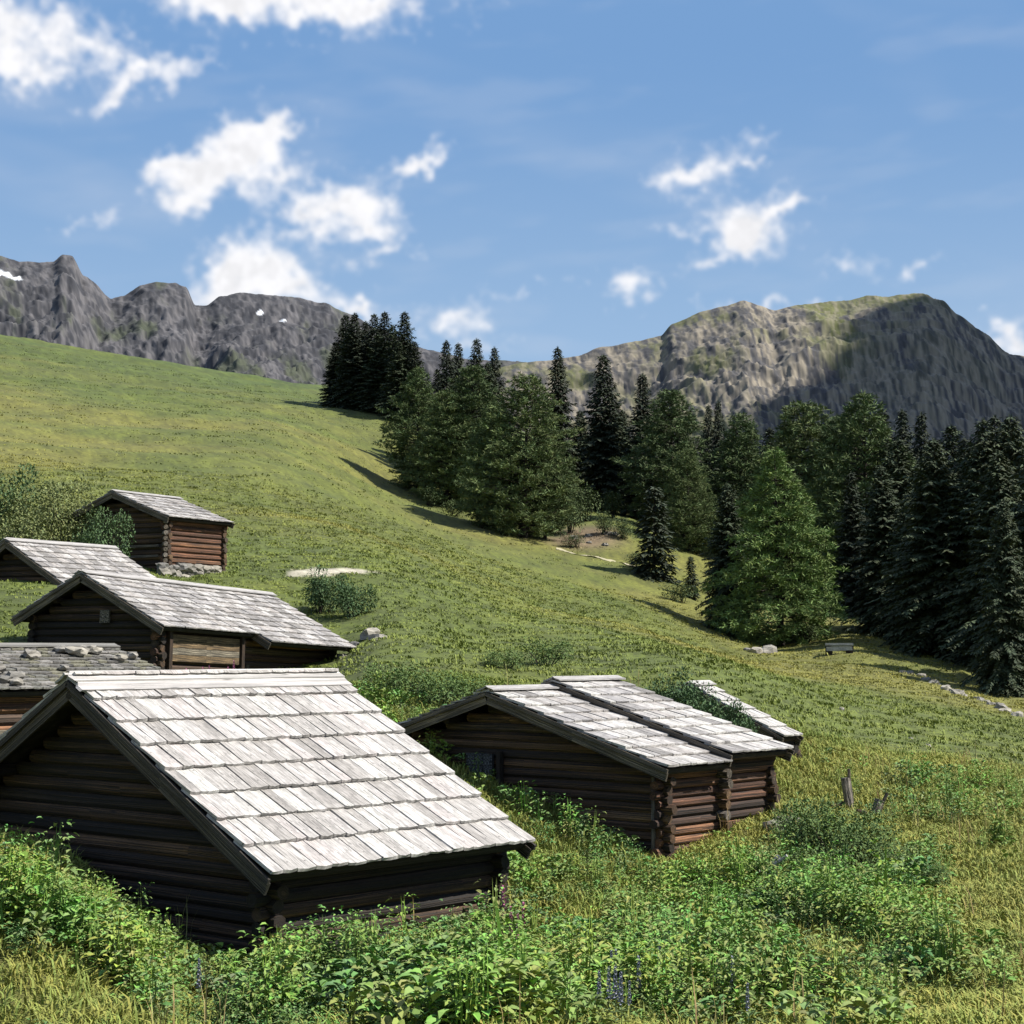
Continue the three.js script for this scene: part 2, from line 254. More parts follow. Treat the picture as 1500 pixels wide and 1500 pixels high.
// shingle: length along x (1 = lower end at +x), width along z, thickness y; a little cupped, frayed at the lower end
const shingleGeos = Array.from({ length: 6 }, (_, k) => {
  const g = new THREE.BoxGeometry(1, 1, 1, 2, 1, 2), p = g.attributes.position, uv = g.attributes.uv, r = rngOf(100 + k), jit = {};
  for (let i = 0; i < p.count; i++) {
    const x = p.getX(i), y = p.getY(i), z = p.getZ(i), key = [x, y, z].join();
    jit[key] ??= [x > .4 ? (r() - .5) * .03 : 0, (r() - .5) * .22 + (Math.abs(z) > .4 ? .18 : -.1), Math.abs(z) > .4 ? (r() - .6) * .05 * Math.sign(z) : 0];
    uv.setXY(i, x + .5 + k * .17, (z + .5) * .42 + k * .31 + y * .03);
    p.setXYZ(i, x + jit[key][0], y + jit[key][1], z + jit[key][2]);
  }
  g.computeVertexNormals(); return g;
});
// hewn log along x, unit length and unit diameter
const logGeos = Array.from({ length: 5 }, (_, k) => {
  const g = new THREE.CylinderGeometry(.5, .5, 1, 8, 2); g.rotateY(Math.PI / 8); g.rotateZ(Math.PI / 2);
  const p = g.attributes.position, uv = g.attributes.uv, r = rngOf(200 + k), jit = {};
  for (let i = 0; i < p.count; i++) {
    const key = [p.getX(i), p.getY(i), p.getZ(i)].map((v) => v.toFixed(2)).join(); jit[key] ??= 1 + (r() - .5) * .16;
    const len = Math.hypot(p.getY(i), p.getZ(i)); uv.setXY(i, p.getX(i) * 1.3 + k * .2, Math.atan2(p.getZ(i), p.getY(i)) * .1 + k * .21 + (Math.abs(p.getX(i)) > .49 && len < .1 ? .2 : 0));
    p.setXYZ(i, p.getX(i), p.getY(i) * jit[key] * 1.03, p.getZ(i) * jit[key]);
  }
  const h = g.toNonIndexed(); h.computeVertexNormals(); return h;
});
const boardGeo = (() => { const g = new THREE.BoxGeometry(1, 1, 1, 3, 1, 1), uv = g.attributes.uv, p = g.attributes.position; for (let i = 0; i < p.count; i++) uv.setXY(i, p.getX(i) * 2, (p.getY(i) + p.getZ(i)) * .3); return g; })();
function beam(parent, name, a, b, w, h, mat, geo = boardGeo, roll = 0) {          // a squared or round timber from a to b
  const m = part(name, geo, mat, parent), v = new THREE.Vector3().subVectors(b, a), L = v.length();
  const X = v.clone().normalize(), Z = new THREE.Vector3().crossVectors(X, Math.abs(X.y) > .95 ? new THREE.Vector3(0, 0, 1) : new THREE.Vector3(0, 1, 0)).normalize(), Y = new THREE.Vector3().crossVectors(Z, X);
  m.quaternion.setFromRotationMatrix(new THREE.Matrix4().makeBasis(X, Y, Z)); if (roll) m.rotateX(roll);
  m.position.addVectors(a, b).multiplyScalar(.5); m.scale.set(L, h, w); return m;
}
// rough stones
const stoneGeos = Array.from({ length: 6 }, (_, k) => {
  const g = new THREE.IcosahedronGeometry(.5, 1), p = g.attributes.position, r = rngOf(400 + k), j = {};
  for (let i = 0; i < p.count; i++) { const key = [p.getX(i), p.getY(i), p.getZ(i)].map((v) => v.toFixed(2)).join(); j[key] ??= .66 + r() * .62; p.setXYZ(i, p.getX(i) * j[key], clamp(p.getY(i) * j[key], -.4, .42), p.getZ(i) * j[key]); }
  g.computeVertexNormals(); return g;
});

// ------------------------------------------------------------------ log huts. Local axes: x to the right-hand eave, z to the front gable, origin under the ridge's middle
function hut(o) {
  const { step = .03, front, az, w, w2, h, L, wall = 1.3, ov = .42, og = .38, dia = .175, rows = 8, boards = 18, tones, logs, sideLogs = logs, label, seed = 1, barge = M.barge, backL = 0, backUp = 0, backDown = 0, sag = 0, leftRows = rows } = o;
  const r = rngOf(seed * 991), th = az * Math.PI / 180, u = V(Math.sin(th), 0, -Math.cos(th));
  const mid = front.clone().addScaledVector(u, L / 2), tan = h / w, pit = Math.atan(tan);
  const apexY = h + wall, baseY = front.y - apexY;
  const g = thing('log_hut', label, 'hut', V(mid.x, baseY - sag / 2, mid.z)); g.rotation.order = 'YXZ'; g.rotation.set(-sag / L, -th, 0);
  const hz = L / 2, xr = w - ov, xl = -(w2 - ov), zf = hz - og, zb = -hz + og * .6;
  const under = .16;                                   // roof build-up below the shingles
  const sink = 1.1;
  // side walls and gables, log on log
  let n = 0;
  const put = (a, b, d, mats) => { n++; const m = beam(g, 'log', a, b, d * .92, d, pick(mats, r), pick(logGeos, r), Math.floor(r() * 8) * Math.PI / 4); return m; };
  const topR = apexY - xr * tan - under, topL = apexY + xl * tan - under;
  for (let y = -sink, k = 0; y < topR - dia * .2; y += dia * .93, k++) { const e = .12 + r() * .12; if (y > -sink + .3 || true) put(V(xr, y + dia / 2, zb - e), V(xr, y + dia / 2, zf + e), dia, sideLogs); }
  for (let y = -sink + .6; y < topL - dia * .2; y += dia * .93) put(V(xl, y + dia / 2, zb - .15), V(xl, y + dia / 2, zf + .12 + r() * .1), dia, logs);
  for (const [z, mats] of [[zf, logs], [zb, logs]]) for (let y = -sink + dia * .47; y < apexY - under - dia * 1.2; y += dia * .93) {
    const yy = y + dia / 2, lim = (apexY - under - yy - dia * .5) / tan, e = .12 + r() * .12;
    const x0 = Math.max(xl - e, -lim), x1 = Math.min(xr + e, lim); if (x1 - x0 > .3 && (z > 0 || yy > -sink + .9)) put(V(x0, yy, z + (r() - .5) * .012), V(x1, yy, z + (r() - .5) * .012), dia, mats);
  }
  // purlins and ridge pole, their ends showing under the gable
  for (const x of [0, xr * .52, xl * .52, xr + .02, xl - .02]) { const y = apexY - Math.abs(x) * tan - under + .01; beam(g, 'purlin', V(x, y - .05, -hz + .1), V(x, y - .05, hz - .1), .13, .13, pick(M.dark, r), logGeos[1]); }
  // roofs: the front run and, on some huts, a raised or longer back run
  const runs = backL ? [[hz - (L - backL), hz, 0, 0], [-hz, hz - (L - backL), backUp, backDown]] : [[-hz, hz, 0, 0]];
  for (const [z0, z1, up, more] of runs) for (const sd of [1, -1]) {
    const half = (sd > 0 ? w : w2) + (sd > 0 ? more : 0), slope = half / Math.cos(pit), nr = sd > 0 ? rows + (more ? 1 : 0) : leftRows, ex = slope / nr;
    const S = V(sd * Math.cos(pit), -Math.sin(pit), 0), N = V(sd * Math.sin(pit), Math.cos(pit), 0), Z = V(0, 0, 1);
    const O = (s, t, z) => V(0, apexY + up, 0).addScaledVector(S, s).addScaledVector(N, t).add(V(0, 0, z));
    const dk = part('roof_deck', boardGeo, M.deck, g);
    dk.quaternion.setFromRotationMatrix(new THREE.Matrix4().makeBasis(S, N, V().crossVectors(S, N))); dk.position.copy(O(slope / 2 - .03, -.075, (z0 + z1) / 2)); dk.scale.set(slope - .06, .05, z1 - z0 - .05);
    const nb = Math.max(4, Math.round((sd > 0 ? boards : boards * .55) * (z1 - z0) / L));
    for (let k = 0; k < nr; k++) {
      let z = z0; const ws = Array.from({ length: nb }, () => .6 + r() * .9), sum = ws.reduce((a, b) => a + b, 0);
      for (const wv of ws) {
        const bw = wv / sum * (z1 - z0), len = ex * 1.32, tilt = step / ex, thick = step * .68 + r() * .012, low = (k + 1) * ex + (r() - .5) * .013 + .02;
        const m = part('shingle', pick(shingleGeos, r), r() < .05 ? pick(tones.slice(-2), r) : pick(tones, r), g), tl = tilt + (r() - .5) * .012;
        const S2 = S.clone().multiplyScalar(Math.cos(tl)).addScaledVector(N, Math.sin(tl)), N2 = N.clone().multiplyScalar(Math.cos(tl)).addScaledVector(S, -Math.sin(tl)), Z2 = V().crossVectors(S2, N2);
        m.quaternion.setFromRotationMatrix(new THREE.Matrix4().makeBasis(S2, N2, Z2)); m.rotateY((r() - .5) * .012);
        m.position.copy(O(low - len / 2, -.02 + tilt * len / 2 + thick * .3 + r() * .007, z + bw / 2)); m.scale.set(len, thick, bw - .006 - r() * .007);
        z += bw;
      }
    }
    // eave pole below the lowest shingles
    beam(g, 'eave_pole', O(slope - .1, -.1, z0 + .05), O(slope - .1, -.1, z1 - .05), .08, .09, pick(M.dark, r), logGeos[2]);
    // barge boards on both gable ends
    for (const [z, s] of [[z1, 1], [z0, -1]]) {
      if (backL && z === hz - (L - backL) && up === 0 && s < 0) continue;
      const zz = z - s * .02;
      beam(g, 'bargeboard', O(.05, -.135, zz), O(slope + .03, -.135, zz), .03, .13, barge, boardGeo);
      beam(g, 'bargeboard', O(.02, -.045, zz + s * .032), O(slope + .04, -.045, zz + s * .032), 0.03, .06, barge, boardGeo);
    }
    // ridge planks
    const rp = o.ridgeRows ?? 1;
    for (let k = 0; k < (sd > 0 ? rp : 1); k++) { const m = part('ridge_plank', shingleGeos[k % 6], tones[k % 3], g), pw = o.ridgeW ?? .15; m.quaternion.setFromRotationMatrix(new THREE.Matrix4().makeBasis(Z.clone().multiplyScalar(-1), N, S.clone().multiplyScalar(sd))); 
      m.quaternion.setFromRotationMatrix(new THREE.Matrix4().makeBasis(V(0, 0, sd > 0 ? 1 : -1), N, V().crossVectors(V(0, 0, sd > 0 ? 1 : -1), N))); m.position.copy(O(pw * (k + .5) - .012 * sd, .052 - k * .018 + (sd > 0 ? .012 : 0), (z0 + z1) / 2)); m.scale.set(z1 - z0 + .06, .025, pw + .03); }
  }
  return { g, xr, xl, zf, zb, hz, apexY, tan, topR, r, baseY };
}
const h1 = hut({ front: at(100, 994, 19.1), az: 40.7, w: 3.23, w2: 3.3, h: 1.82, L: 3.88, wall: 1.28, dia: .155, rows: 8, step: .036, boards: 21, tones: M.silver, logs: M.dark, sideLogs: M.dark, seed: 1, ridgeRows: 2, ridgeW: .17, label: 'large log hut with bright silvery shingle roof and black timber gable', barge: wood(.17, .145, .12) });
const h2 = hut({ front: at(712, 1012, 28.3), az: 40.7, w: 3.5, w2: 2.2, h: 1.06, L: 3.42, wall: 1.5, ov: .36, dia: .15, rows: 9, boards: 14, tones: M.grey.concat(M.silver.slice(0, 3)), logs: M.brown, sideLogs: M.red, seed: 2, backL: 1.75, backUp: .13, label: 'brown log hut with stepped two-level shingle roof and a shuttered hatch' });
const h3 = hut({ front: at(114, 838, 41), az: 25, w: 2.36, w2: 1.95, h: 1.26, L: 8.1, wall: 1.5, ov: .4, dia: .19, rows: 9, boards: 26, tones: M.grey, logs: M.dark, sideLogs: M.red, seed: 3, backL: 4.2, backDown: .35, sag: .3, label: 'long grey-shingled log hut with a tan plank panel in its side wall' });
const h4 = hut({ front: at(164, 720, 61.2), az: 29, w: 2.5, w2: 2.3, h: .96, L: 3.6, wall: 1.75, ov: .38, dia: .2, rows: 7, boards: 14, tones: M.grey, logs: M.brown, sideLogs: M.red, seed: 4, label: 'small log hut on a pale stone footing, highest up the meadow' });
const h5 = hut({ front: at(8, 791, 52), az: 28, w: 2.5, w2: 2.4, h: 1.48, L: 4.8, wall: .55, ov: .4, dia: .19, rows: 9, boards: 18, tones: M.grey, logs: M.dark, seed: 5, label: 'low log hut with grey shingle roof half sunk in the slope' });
const h6r = at(166, 949, 32), th6 = 40.7 * Math.PI / 180;
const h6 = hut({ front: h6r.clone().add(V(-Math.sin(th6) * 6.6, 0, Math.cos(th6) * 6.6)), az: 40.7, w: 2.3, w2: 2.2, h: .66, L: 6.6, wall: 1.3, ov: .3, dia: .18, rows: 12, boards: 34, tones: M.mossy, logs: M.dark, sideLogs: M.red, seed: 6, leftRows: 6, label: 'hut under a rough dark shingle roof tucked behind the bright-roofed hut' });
const h7 = hut({ front: at(1010, 1003, 35.0), az: 44, w: 2.2, w2: .9, h: .94, L: .62, wall: .5, ov: .2, og: .15, dia: .16, rows: 6, boards: 4, tones: M.silver.slice(0, 3), logs: M.dark, seed: 7, label: 'little lean-to shed with a pale board roof behind a leafy bush' });
const h9 = hut({ front: at(1004, 768, 152), az: 60, w: 1.3, w2: 1.2, h: .6, L: 2.2, wall: .8, ov: .25, dia: .24, rows: 4, boards: 6, tones: M.grey, logs: M.red, seed: 9, label: 'tiny distant hut half hidden among the dark conifers' });

// details of single huts
{ // brown hut: shutter, corner post, leaning poles, cross-wall log ends, stone footing
  const { g, xr, zf, zb, r } = h2;
  const z = zf + .1, x0 = -.35, s = part('hatch', boardGeo, wood(.10, .11, .13), g); s.scale.set(.55, .55, .05); s.position.set(x0, 1.28, z + .03);
  for (const dx of [-.17, 0, .17]) { const b = part('slat', boardGeo, wood(.16, .17, .19), s); b.scale.set(.25, .96, .4); b.position.set(dx * 1.8, 0, .5); }
  beam(g, 'hatch_sill', V(x0 - .3, .95, z + .08), V(x0 + .45, .97, z + .08), .09, .05, M.post);
  beam(g, 'door_post', V(x0 + .42, .3, z + .03), V(x0 + .42, 1.6, z + .03), .08, .09, M.dark[0]);
  beam(g, 'corner_post', V(xr - .06, .0, zf + .14), V(xr - .04, 1.42, zf + .15), .05, .05, M.post);
  for (const x of [1.35, 1.75]) beam(g, 'leaning_pole', V(x, -.4, zf + .34), V(x + .03, .62, zf + .18), .05, .05, M.post, logGeos[0]);
  for (let y = -.2, k = 0; y < 1.35; y += .16, k++) beam(g, 'log_end', V(xr - .1, y + .08, -.12 + (k % 2) * .05), V(xr + .2 + r() * .06, y + .08, -.12 + (k % 2) * .05), .15, .145, pick([M.post, M.end, M.brown[2]], r), logGeos[k % 5]);
  for (let k = 0; k < 9; k++) { const m = part('footing_stone', pick(stoneGeos, r), pick(M.stone, r), g), s2 = .2 + r() * .16; m.scale.set(s2 * 1.3, s2, s2 * 1.3); m.position.set(xr - .28 + (k % 3) * .2, -.42 + Math.floor(k / 3) * .17, zf + .26 + (r() - .5) * .08); m.rotation.y = r() * 6; }
}
{ // long hut: plank panel, posts, box at the gable
  const { g, xr, zf, r } = h3;
  for (let k = 0; k < 4; k++) beam(g, 'wall_plank', V(xr + .13, .82 + k * .155, zf - .35), V(xr + .13, .82 + k * .155, zf - 3.1), .03, .15, [M.tan, M.pale, M.tan, M.tan][k]);
  for (const z of [zf - .25, zf - 3.2]) beam(g, 'wall_post', V(xr + .14, -.2, z), V(xr + .14, 1.45, z), .12, .12, M.dark[3]);
  for (const z of [.2, -1.6]) beam(g, 'wall_post', V(xr + .13, -.2, z), V(xr + .13, .75, z), .09, .09, M.end);
  const b = part('crate', boardGeo, M.silver[0], g); b.scale.set(.5, .62, .3); b.position.set(-.85, .25, zf + .3);
  const v = part('gable_hatch', boardGeo, M.post, g); v.scale.set(.26, .3, .05); v.position.set(.55, 1.75, zf + .13);
}
{ // hut on stones: pale corner log ends and footing
  const { g, xr, zf, zb, r } = h4;
  for (let y = 0, k = 0; y < 1.55; y += .19, k++) beam(g, 'log_end', V(xr - .05, y + .09, zf + .05), V(xr + .2, y + .09, zf + .26), .17, .16, k % 2 ? M.end : M.post, logGeos[k % 5]);
  for (let k = 0; k < 46; k++) { const m = part('footing_stone', pick(stoneGeos, r), pick(M.stone, r), g), s = .22 + r() * .2; m.scale.set(s * 1.3, s, s * 1.3); m.rotation.y = r() * 6; const z = lerp(zf + .3, zb - .1, (k % 12) / 11); m.position.set(xr + .12 + (r() - .5) * .1 + (k < 24 ? .08 : 0), -.5 + Math.floor(k / 12) * .19, z); }
  for (const y of [.25, .6]) beam(g, 'wall_board', V(-.6, y + .2, zf + .13), V(1.9, y + .2, zf + .13), .03, .09, M.barge);
}
{ // dark-roofed hut: red side wall with pale planks, stones on its roof
  const { g, xr, r, apexY, tan, hz } = h6;
  for (let k = 0; k < 3; k++) beam(g, 'wall_plank', V(xr + .12, .62 - k * .3, 2.9), V(xr + .12, .62 - k * .3, -2.6), .03, .12, [M.pale, M.tan, M.pale][k]);
  for (let k = 0; k < 26; k++) { const m = part('roof_stone', pick(stoneGeos, r), pick(M.stone, r), g), s = .14 + r() * .14, x = .15 + r() * 2.0; m.scale.set(s * 1.4, s * .8, s * 1.2); m.rotation.y = r() * 6; m.position.set(x, apexY - x * tan + .05 + s * .2, (r() - .5) * 2 * hz * .95); }
}

// ------------------------------------------------------------------ trees
class Foliage {                                      // collects leaf-sized faces with a tint each
  constructor() { this.p = []; this.c = []; }
  kite(o, dir, side, len, wid, tint, bend = 0) {     // diamond blade from o along dir
    const mx = o[0] + dir[0] * len * .45, my = o[1] + dir[1] * len * .45, mz = o[2] + dir[2] * len * .45, tx = o[0] + dir[0] * len, ty = o[1] + dir[1] * len - bend * len, tz = o[2] + dir[2] * len, sx = side[0] * wid / 2, sy = side[1] * wid / 2, sz = side[2] * wid / 2;
    this.p.push(o[0], o[1], o[2], mx + sx, my + sy, mz + sz, tx, ty, tz, o[0], o[1], o[2], tx, ty, tz, mx - sx, my - sy, mz - sz);
    for (let i = 0; i < 6; i++) this.c.push(tint[0], tint[1], tint[2]);
  }
  leaf(o, dir, side, len, wid, tint, bend = 0, fold = .25) {   // ovate leaf, folded along its midrib and arching over
    const n = norm(cross(side, dir)), at_ = (t, q) => { const b = bend * len * t * t, u = Math.abs(q) * wid * fold; return [0, 1, 2].map((i) => o[i] + dir[i] * len * t + side[i] * q * wid / 2 + n[i] * u - (i === 1 ? b : 0)); };
    const m = [at_(0, 0), at_(.4, 0), at_(.75, 0), at_(1, 0)];
    for (const s of [-1, 1]) { const a = at_(.3, s), b = at_(.68, s * .78); for (const t of [[m[0], a, m[1]], [a, b, m[1]], [m[1], b, m[2]], [b, m[3], m[2]]]) { for (const v of t) this.p.push(...v); for (let i = 0; i < 3; i++) this.c.push(tint[0], tint[1], tint[2]); } }
  }
  build() { const g = new THREE.BufferGeometry(); g.setAttribute('position', new THREE.Float32BufferAttribute(this.p, 3)); g.setAttribute('color', new THREE.Float32BufferAttribute(this.c, 3)); g.computeVertexNormals(); return g; }
}
const norm = (v) => { const l = Math.hypot(...v) || 1; return [v[0] / l, v[1] / l, v[2] / l]; };
const cross = (a, b) => [a[1] * b[2] - a[2] * b[1], a[2] * b[0] - a[0] * b[2], a[0] * b[1] - a[1] * b[0]];
const vary = (c, r, k = .5) => { const s = 1 - k / 2 + r() * k, h = (r() - .5) * .18; return [c[0] * s * (1 + h), c[1] * s, c[2] * s * (1 - h)]; };
function limb(list, a, b, r0, r1, n = 5) {
  const v = V().subVectors(b, a), g = new THREE.CylinderGeometry(r1, r0, v.length(), n, 1); g.translate(0, v.length() / 2, 0);
  g.applyQuaternion(new THREE.Quaternion().setFromUnitVectors(V(0, 1, 0), v.normalize())); g.translate(a.x, a.y, a.z); list.push(g);
}
const barkMat = new THREE.MeshStandardMaterial({ color: C(.075, .06, .048), map: logGrain, roughness: 1 });
const leafMat = new THREE.MeshPhysicalMaterial({ vertexColors: true, roughness: .85, side: THREE.DoubleSide });
const needleMat = new THREE.MeshStandardMaterial({ vertexColors: true, roughness: .85, side: THREE.DoubleSide });
function spruceGeo(seed, H, R, tint, low = .05, dens = 1, droop = .38) {
  const r = rngOf(seed), f = new Foliage(), wood_ = [], y0 = H * low;
  let py = 0, pr = H * .014 + .03; for (let k = 1; k <= 6; k++) { const y = H * k / 6.1, rr = lerp(H * .014 + .03, .015, k / 6.1); limb(wood_, V(0, py, 0), V(0, y, 0), pr, rr, 7); py = y; pr = rr; }
  const total = Math.round(H * 26 * dens);
  for (let b = 0; b < total; b++) {
    const t = Math.pow((b + r()) / total, 1.12), y = lerp(y0, H * .985, t), a = b * 2.39996 + (r() - .5) * 1.1, rad = R * Math.pow(1 - t, .74) * (.72 + .5 * vnoise(y * .8 + seed, a * .9)) + .16, len = rad * (.6 + .55 * r());
    const ca = Math.cos(a), sa = Math.sin(a), rise = lerp(-.12, .5, t), dr = droop * lerp(1, .2, t);
    const pt = (s) => [ca * len * s, y + len * (rise * s - dr * s * s + .25 * dr * s * s * s), sa * len * s];
    if (len > 1.2 && r() < .4) limb(wood_, V(...pt(0)), V(...pt(.8)), .03, .01, 3);
    const n = Math.max(4, Math.round(len / .15)), tone = vary(tint, r, .5);
    for (let k = 0; k < n; k++) {
      const s = .14 + .86 * (k + r() * .7) / n, o = pt(s), spread = (1 - s) * .45 + .18;
      for (const sd of [-1, 1]) {
        const out = .5 + r() * .4, q = sd * (.55 + r() * .6), dir = norm([ca * out - sa * q, -.15 - r() * .45, sa * out + ca * q]), L = (.26 + spread * Math.min(len, 2) * .44) * (.7 + r() * .6);
        f.kite([o[0] + (r() - .5) * .06, o[1] + (r() - .5) * .1, o[2] + (r() - .5) * .06], dir, norm([dir[2], (r() - .5) * 1.4, -dir[0]]), L, L * .34 + .03, vary(tone, r, .5), .12);
      }
    }
    const e = pt(.97); f.kite(e, norm([ca, -.05, sa]), [-sa, (r() - .5), ca], .28, .12, vary(tone, r, .5));
  }
  for (let k = 0; k < 8; k++) { const a = r() * 6.28; f.kite([0, H * .965, 0], norm([Math.cos(a) * .25, 1, Math.sin(a) * .25]), [Math.sin(a), 0, -Math.cos(a)], H * .04, .07, vary(tint, r)); }
  return [mergeGeometries(wood_), f.build()];
}
// broad-crowned conifer (stone pine, larch): curved limbs carrying tufts of needles
function pineGeo(seed, H, R, tint, { low = .1, belly = .34, tuft = .26, dens = 1, lift = .25, hang = 0, cone = 0 } = {}) {
  const r = rngOf(seed), f = new Foliage(), wood_ = [], y0 = H * low;
  let py = 0, pr = H * .017 + .04; for (let k = 1; k <= 6; k++) { const y = H * k / 6.2, rr = lerp(H * .017 + .04, .02, k / 6.2); limb(wood_, V(0, py, 0), V(0, y, 0), pr, rr, 7); py = y; pr = rr; }
  const prof = (t) => t < belly ? lerp(.62, 1, Math.sin(t / belly * 1.57)) : cone ? Math.pow(1 - (t - belly) / (1 - belly), cone) : Math.pow(Math.max(0, 1 - ((t - belly) / (1 - belly)) ** 1.35), .85);
  for (let y = y0; y < H * .98; y += .27) {
    const t = (y - y0) / (H - y0), nb = 4 + Math.floor(r() * 3), a0 = r() * 6.28;
    for (let b = 0; b < nb; b++) {
      const a = a0 + b / nb * 6.28 + (r() - .5) * .9, gap = .52 + .62 * vnoise(a * 1.4 + seed, y * .55 + seed), len = R * prof(t) * gap * (.75 + .35 * r()) + .15, ca = Math.cos(a), sa = Math.sin(a);
      const pt = (s) => [ca * len * s, y + len * (lift * s * (t + .2) - hang * s * s), sa * len * s];
      if (len > 1) limb(wood_, V(...pt(0)), V(...pt(.85)), .045, .012, 4);
      const n = Math.max(3, Math.round(len / .27 * dens));
      for (let k = 0; k < n; k++) {
        const s = .3 + .7 * (k + r()) / n, o = pt(s), lat = (r() - .5) * len * .55 * (1.1 - s * .5), cx = o[0] - sa * lat, cz = o[2] + ca * lat, cy = o[1] + (r() - .4) * .24 - hang * Math.abs(lat) * .4;
        const m = 13, tt = vary(tint, r, .45);
        for (let q = 0; q < m; q++) {
          const dir = norm([ca * .5 + (r() - .5) * 2, .35 + (r() - .45) * 1.5 - hang * 1.2, sa * .5 + (r() - .5) * 2]), L = tuft * (.65 + r() * .8);
          f.kite([cx + (r() - .5) * .16, cy + (r() - .5) * .12, cz + (r() - .5) * .16], dir, norm(cross(dir, [r() - .5, r() - .5, r() - .5])), L, L * .19, vary(tt, r, .35), .1);
        }
      }
    }
  }
  return [mergeGeometries(wood_), f.build()];
}
const SPRUCE = [.022, .033, .014], PINE = [.072, .108, .032], LARCH = [.115, .175, .042];
const kinds = {
  spruce: [spruceGeo(11, 14, 2.7, SPRUCE), spruceGeo(12, 14, 2.4, SPRUCE.map((c) => c * .9)), spruceGeo(13, 14, 3.2, [.034, .05, .02], .07)],
  big: [spruceGeo(14, 16, 4.4, [.040, .056, .023], .09, 1.1, .5), spruceGeo(15, 16, 4.0, [.036, .052, .022], .06, 1.1, .55)],
  pine: [pineGeo(21, 12, 4.3, PINE, { low: .035, dens: 1.45, tuft: .3 }), pineGeo(22, 12, 4.0, PINE.map((c) => c * .85), { low: .05, dens: 1.4, tuft: .3 }), pineGeo(23, 12, 4.7, [.088, .122, .036], { low: .02, dens: 1.45, tuft: .3 })],
  larch: [pineGeo(31, 12, 4.7, LARCH, { low: .05, belly: .16, tuft: .30, dens: 1.6, lift: .1, hang: .16, cone: .82 })],
  small: [spruceGeo(16, 5, 1.1, SPRUCE, .05, 1)],
};
const kindH = { spruce: 14, big: 16, pine: 12, larch: 12, small: 5 };
const nameOfKind = { spruce: 'spruce_tree', big: 'spruce_tree', pine: 'pine_tree', larch: 'larch_tree', small: 'spruce_sapling' };
const tr = rngOf(5150);
function tree(kind, variant, px, topRow, d, fat, label, group) {
  const foot = gpx(px, d, -.15), tip = at(px, topRow, d).y, hgt = Math.max(2, tip - foot.y), s = hgt / kindH[kind], [wd, lf] = kinds[kind][variant];
  const g = thing(nameOfKind[kind], label, 'tree', foot, tr() * 6.28, group);
  part('trunk', wd, barkMat, g); part('crown', lf, needleMat, g);
  g.scale.set(s * fat, s, s * fat * (.9 + tr() * .2)); g.rotation.x = (tr() - .5) * .05; g.rotation.z = (tr() - .5) * .05; return g;
}
const G1 = 'spruces in the clump on the skyline', G2 = 'spruces rising behind the round-crowned pines', G3 = 'dark spruces in the wood below the mountain', G4 = 'round-crowned pines at the meadow edge', G5 = 'tall spruces at the wood edge', G6 = 'back row of the wood';
for (const [px, y, d, v, f] of [[487, 500, 207, 1, 1.3], [512, 480, 204, 2, 1.3], [552, 490, 201, 2, 1.3], [583, 500, 196, 2, 1.2], [503, 460, 208, 0, 1.25], [519, 458, 203, 1, 1.2], [533, 470, 212, 0, 1.2], [546, 459, 205, 0, 1.2], [561, 456, 203, 1, 1.25], [575, 475, 200, 2, 1.1], [590, 455, 198, 0, 1.2], [605, 500, 196, 1, 1.2]]) tree('spruce', v, px, y, d, f, 'tall near-black spruce in the dense clump on the meadow skyline', G1);
for (const [px, y, d, v, f] of [[655, 497, 168, 1, .9], [672, 502, 170, 0, .85], [698, 494, 165, 0, .85], [728, 506, 163, 1, .8], [640, 540, 172, 0, 1], [714, 530, 160, 2, .9]]) tree('spruce', v, px, y, d, f, 'dark spruce tip poking up behind the round-crowned pines', G2);
for (const [px, y, d, v, f, l] of [[612, 540, 154, 0, 1.1, 'round-crowned pine whose shadow falls onto the open meadow'], [655, 570, 149, 2, 1.1, 'shorter pine wedged in front of two round-crowned pines'], [692, 535, 150, 1, 1.1, 'dark pine standing under the spruce tips at the meadow edge']]) tree('pine', v, px, y, d, f, l, G4);
for (const [px, y, d, v, f, l] of [[768, 545, 134, 2, 1.05, 'tallest bushy olive pine above the bare earth bank'], [724, 590, 137, 0, 1.05, 'bushy pine low on the meadow edge with dark scrub at its foot'], [798, 615, 136, 1, .95, 'short dark pine touching the bare earth bank']]) tree('pine', v, px, y, d, f, l, G4);
for (const [px, y, d, v, f] of [[820, 508, 162, 1, .92], [886, 518, 158, 0, 1.05], [943, 546, 156, 1, .95], [1036, 592, 165, 0, .7], [1056, 586, 163, 1, .75], [915, 600, 168, 2, 1], [850, 600, 175, 2, 1.2], [1000, 610, 175, 0, 1.2], [870, 620, 166, 1, 1.3], [905, 590, 172, 0, 1.3], [965, 600, 168, 2, 1.2], [1100, 630, 170, 2, 1.2], [1130, 625, 168, 0, 1.2], [1070, 640, 160, 2, 1.2], [1155, 615, 165, 1, 1.3]]) tree('spruce', v, px, y, d, f, 'dark pointed spruce in the wood between the pines and the larch', G3);
for (const [px, y, d, v, f, l] of [[985, 570, 148, 1, 1.12, 'dark broad pine towering over the tiny distant hut'], [1085, 608, 150, 0, 1.0, 'pine with a blunt top directly behind the bright larch'], [1010, 655, 140, 2, .9, 'lower olive pine above the slim little spruce']]) tree('pine', v, px, y, d, f, l, 'pines behind the larch');
tree('small', 0, 958, 712, 122, 1.15, 'slim little spruce on the slope beside the pale footpath', null);
tree('small', 0, 1012, 815, 118, 1.0, 'knee-high spruce seedling near the foot of the dark spruce', null);
tree('larch', 0, 1143, 656, 104, 1.02, 'bright green larch lit by the sun at the meadow edge', null);
tree('big', 1, 1066, 705, 107, .95, 'shaggy dark spruce pressed against the bright larch', null);
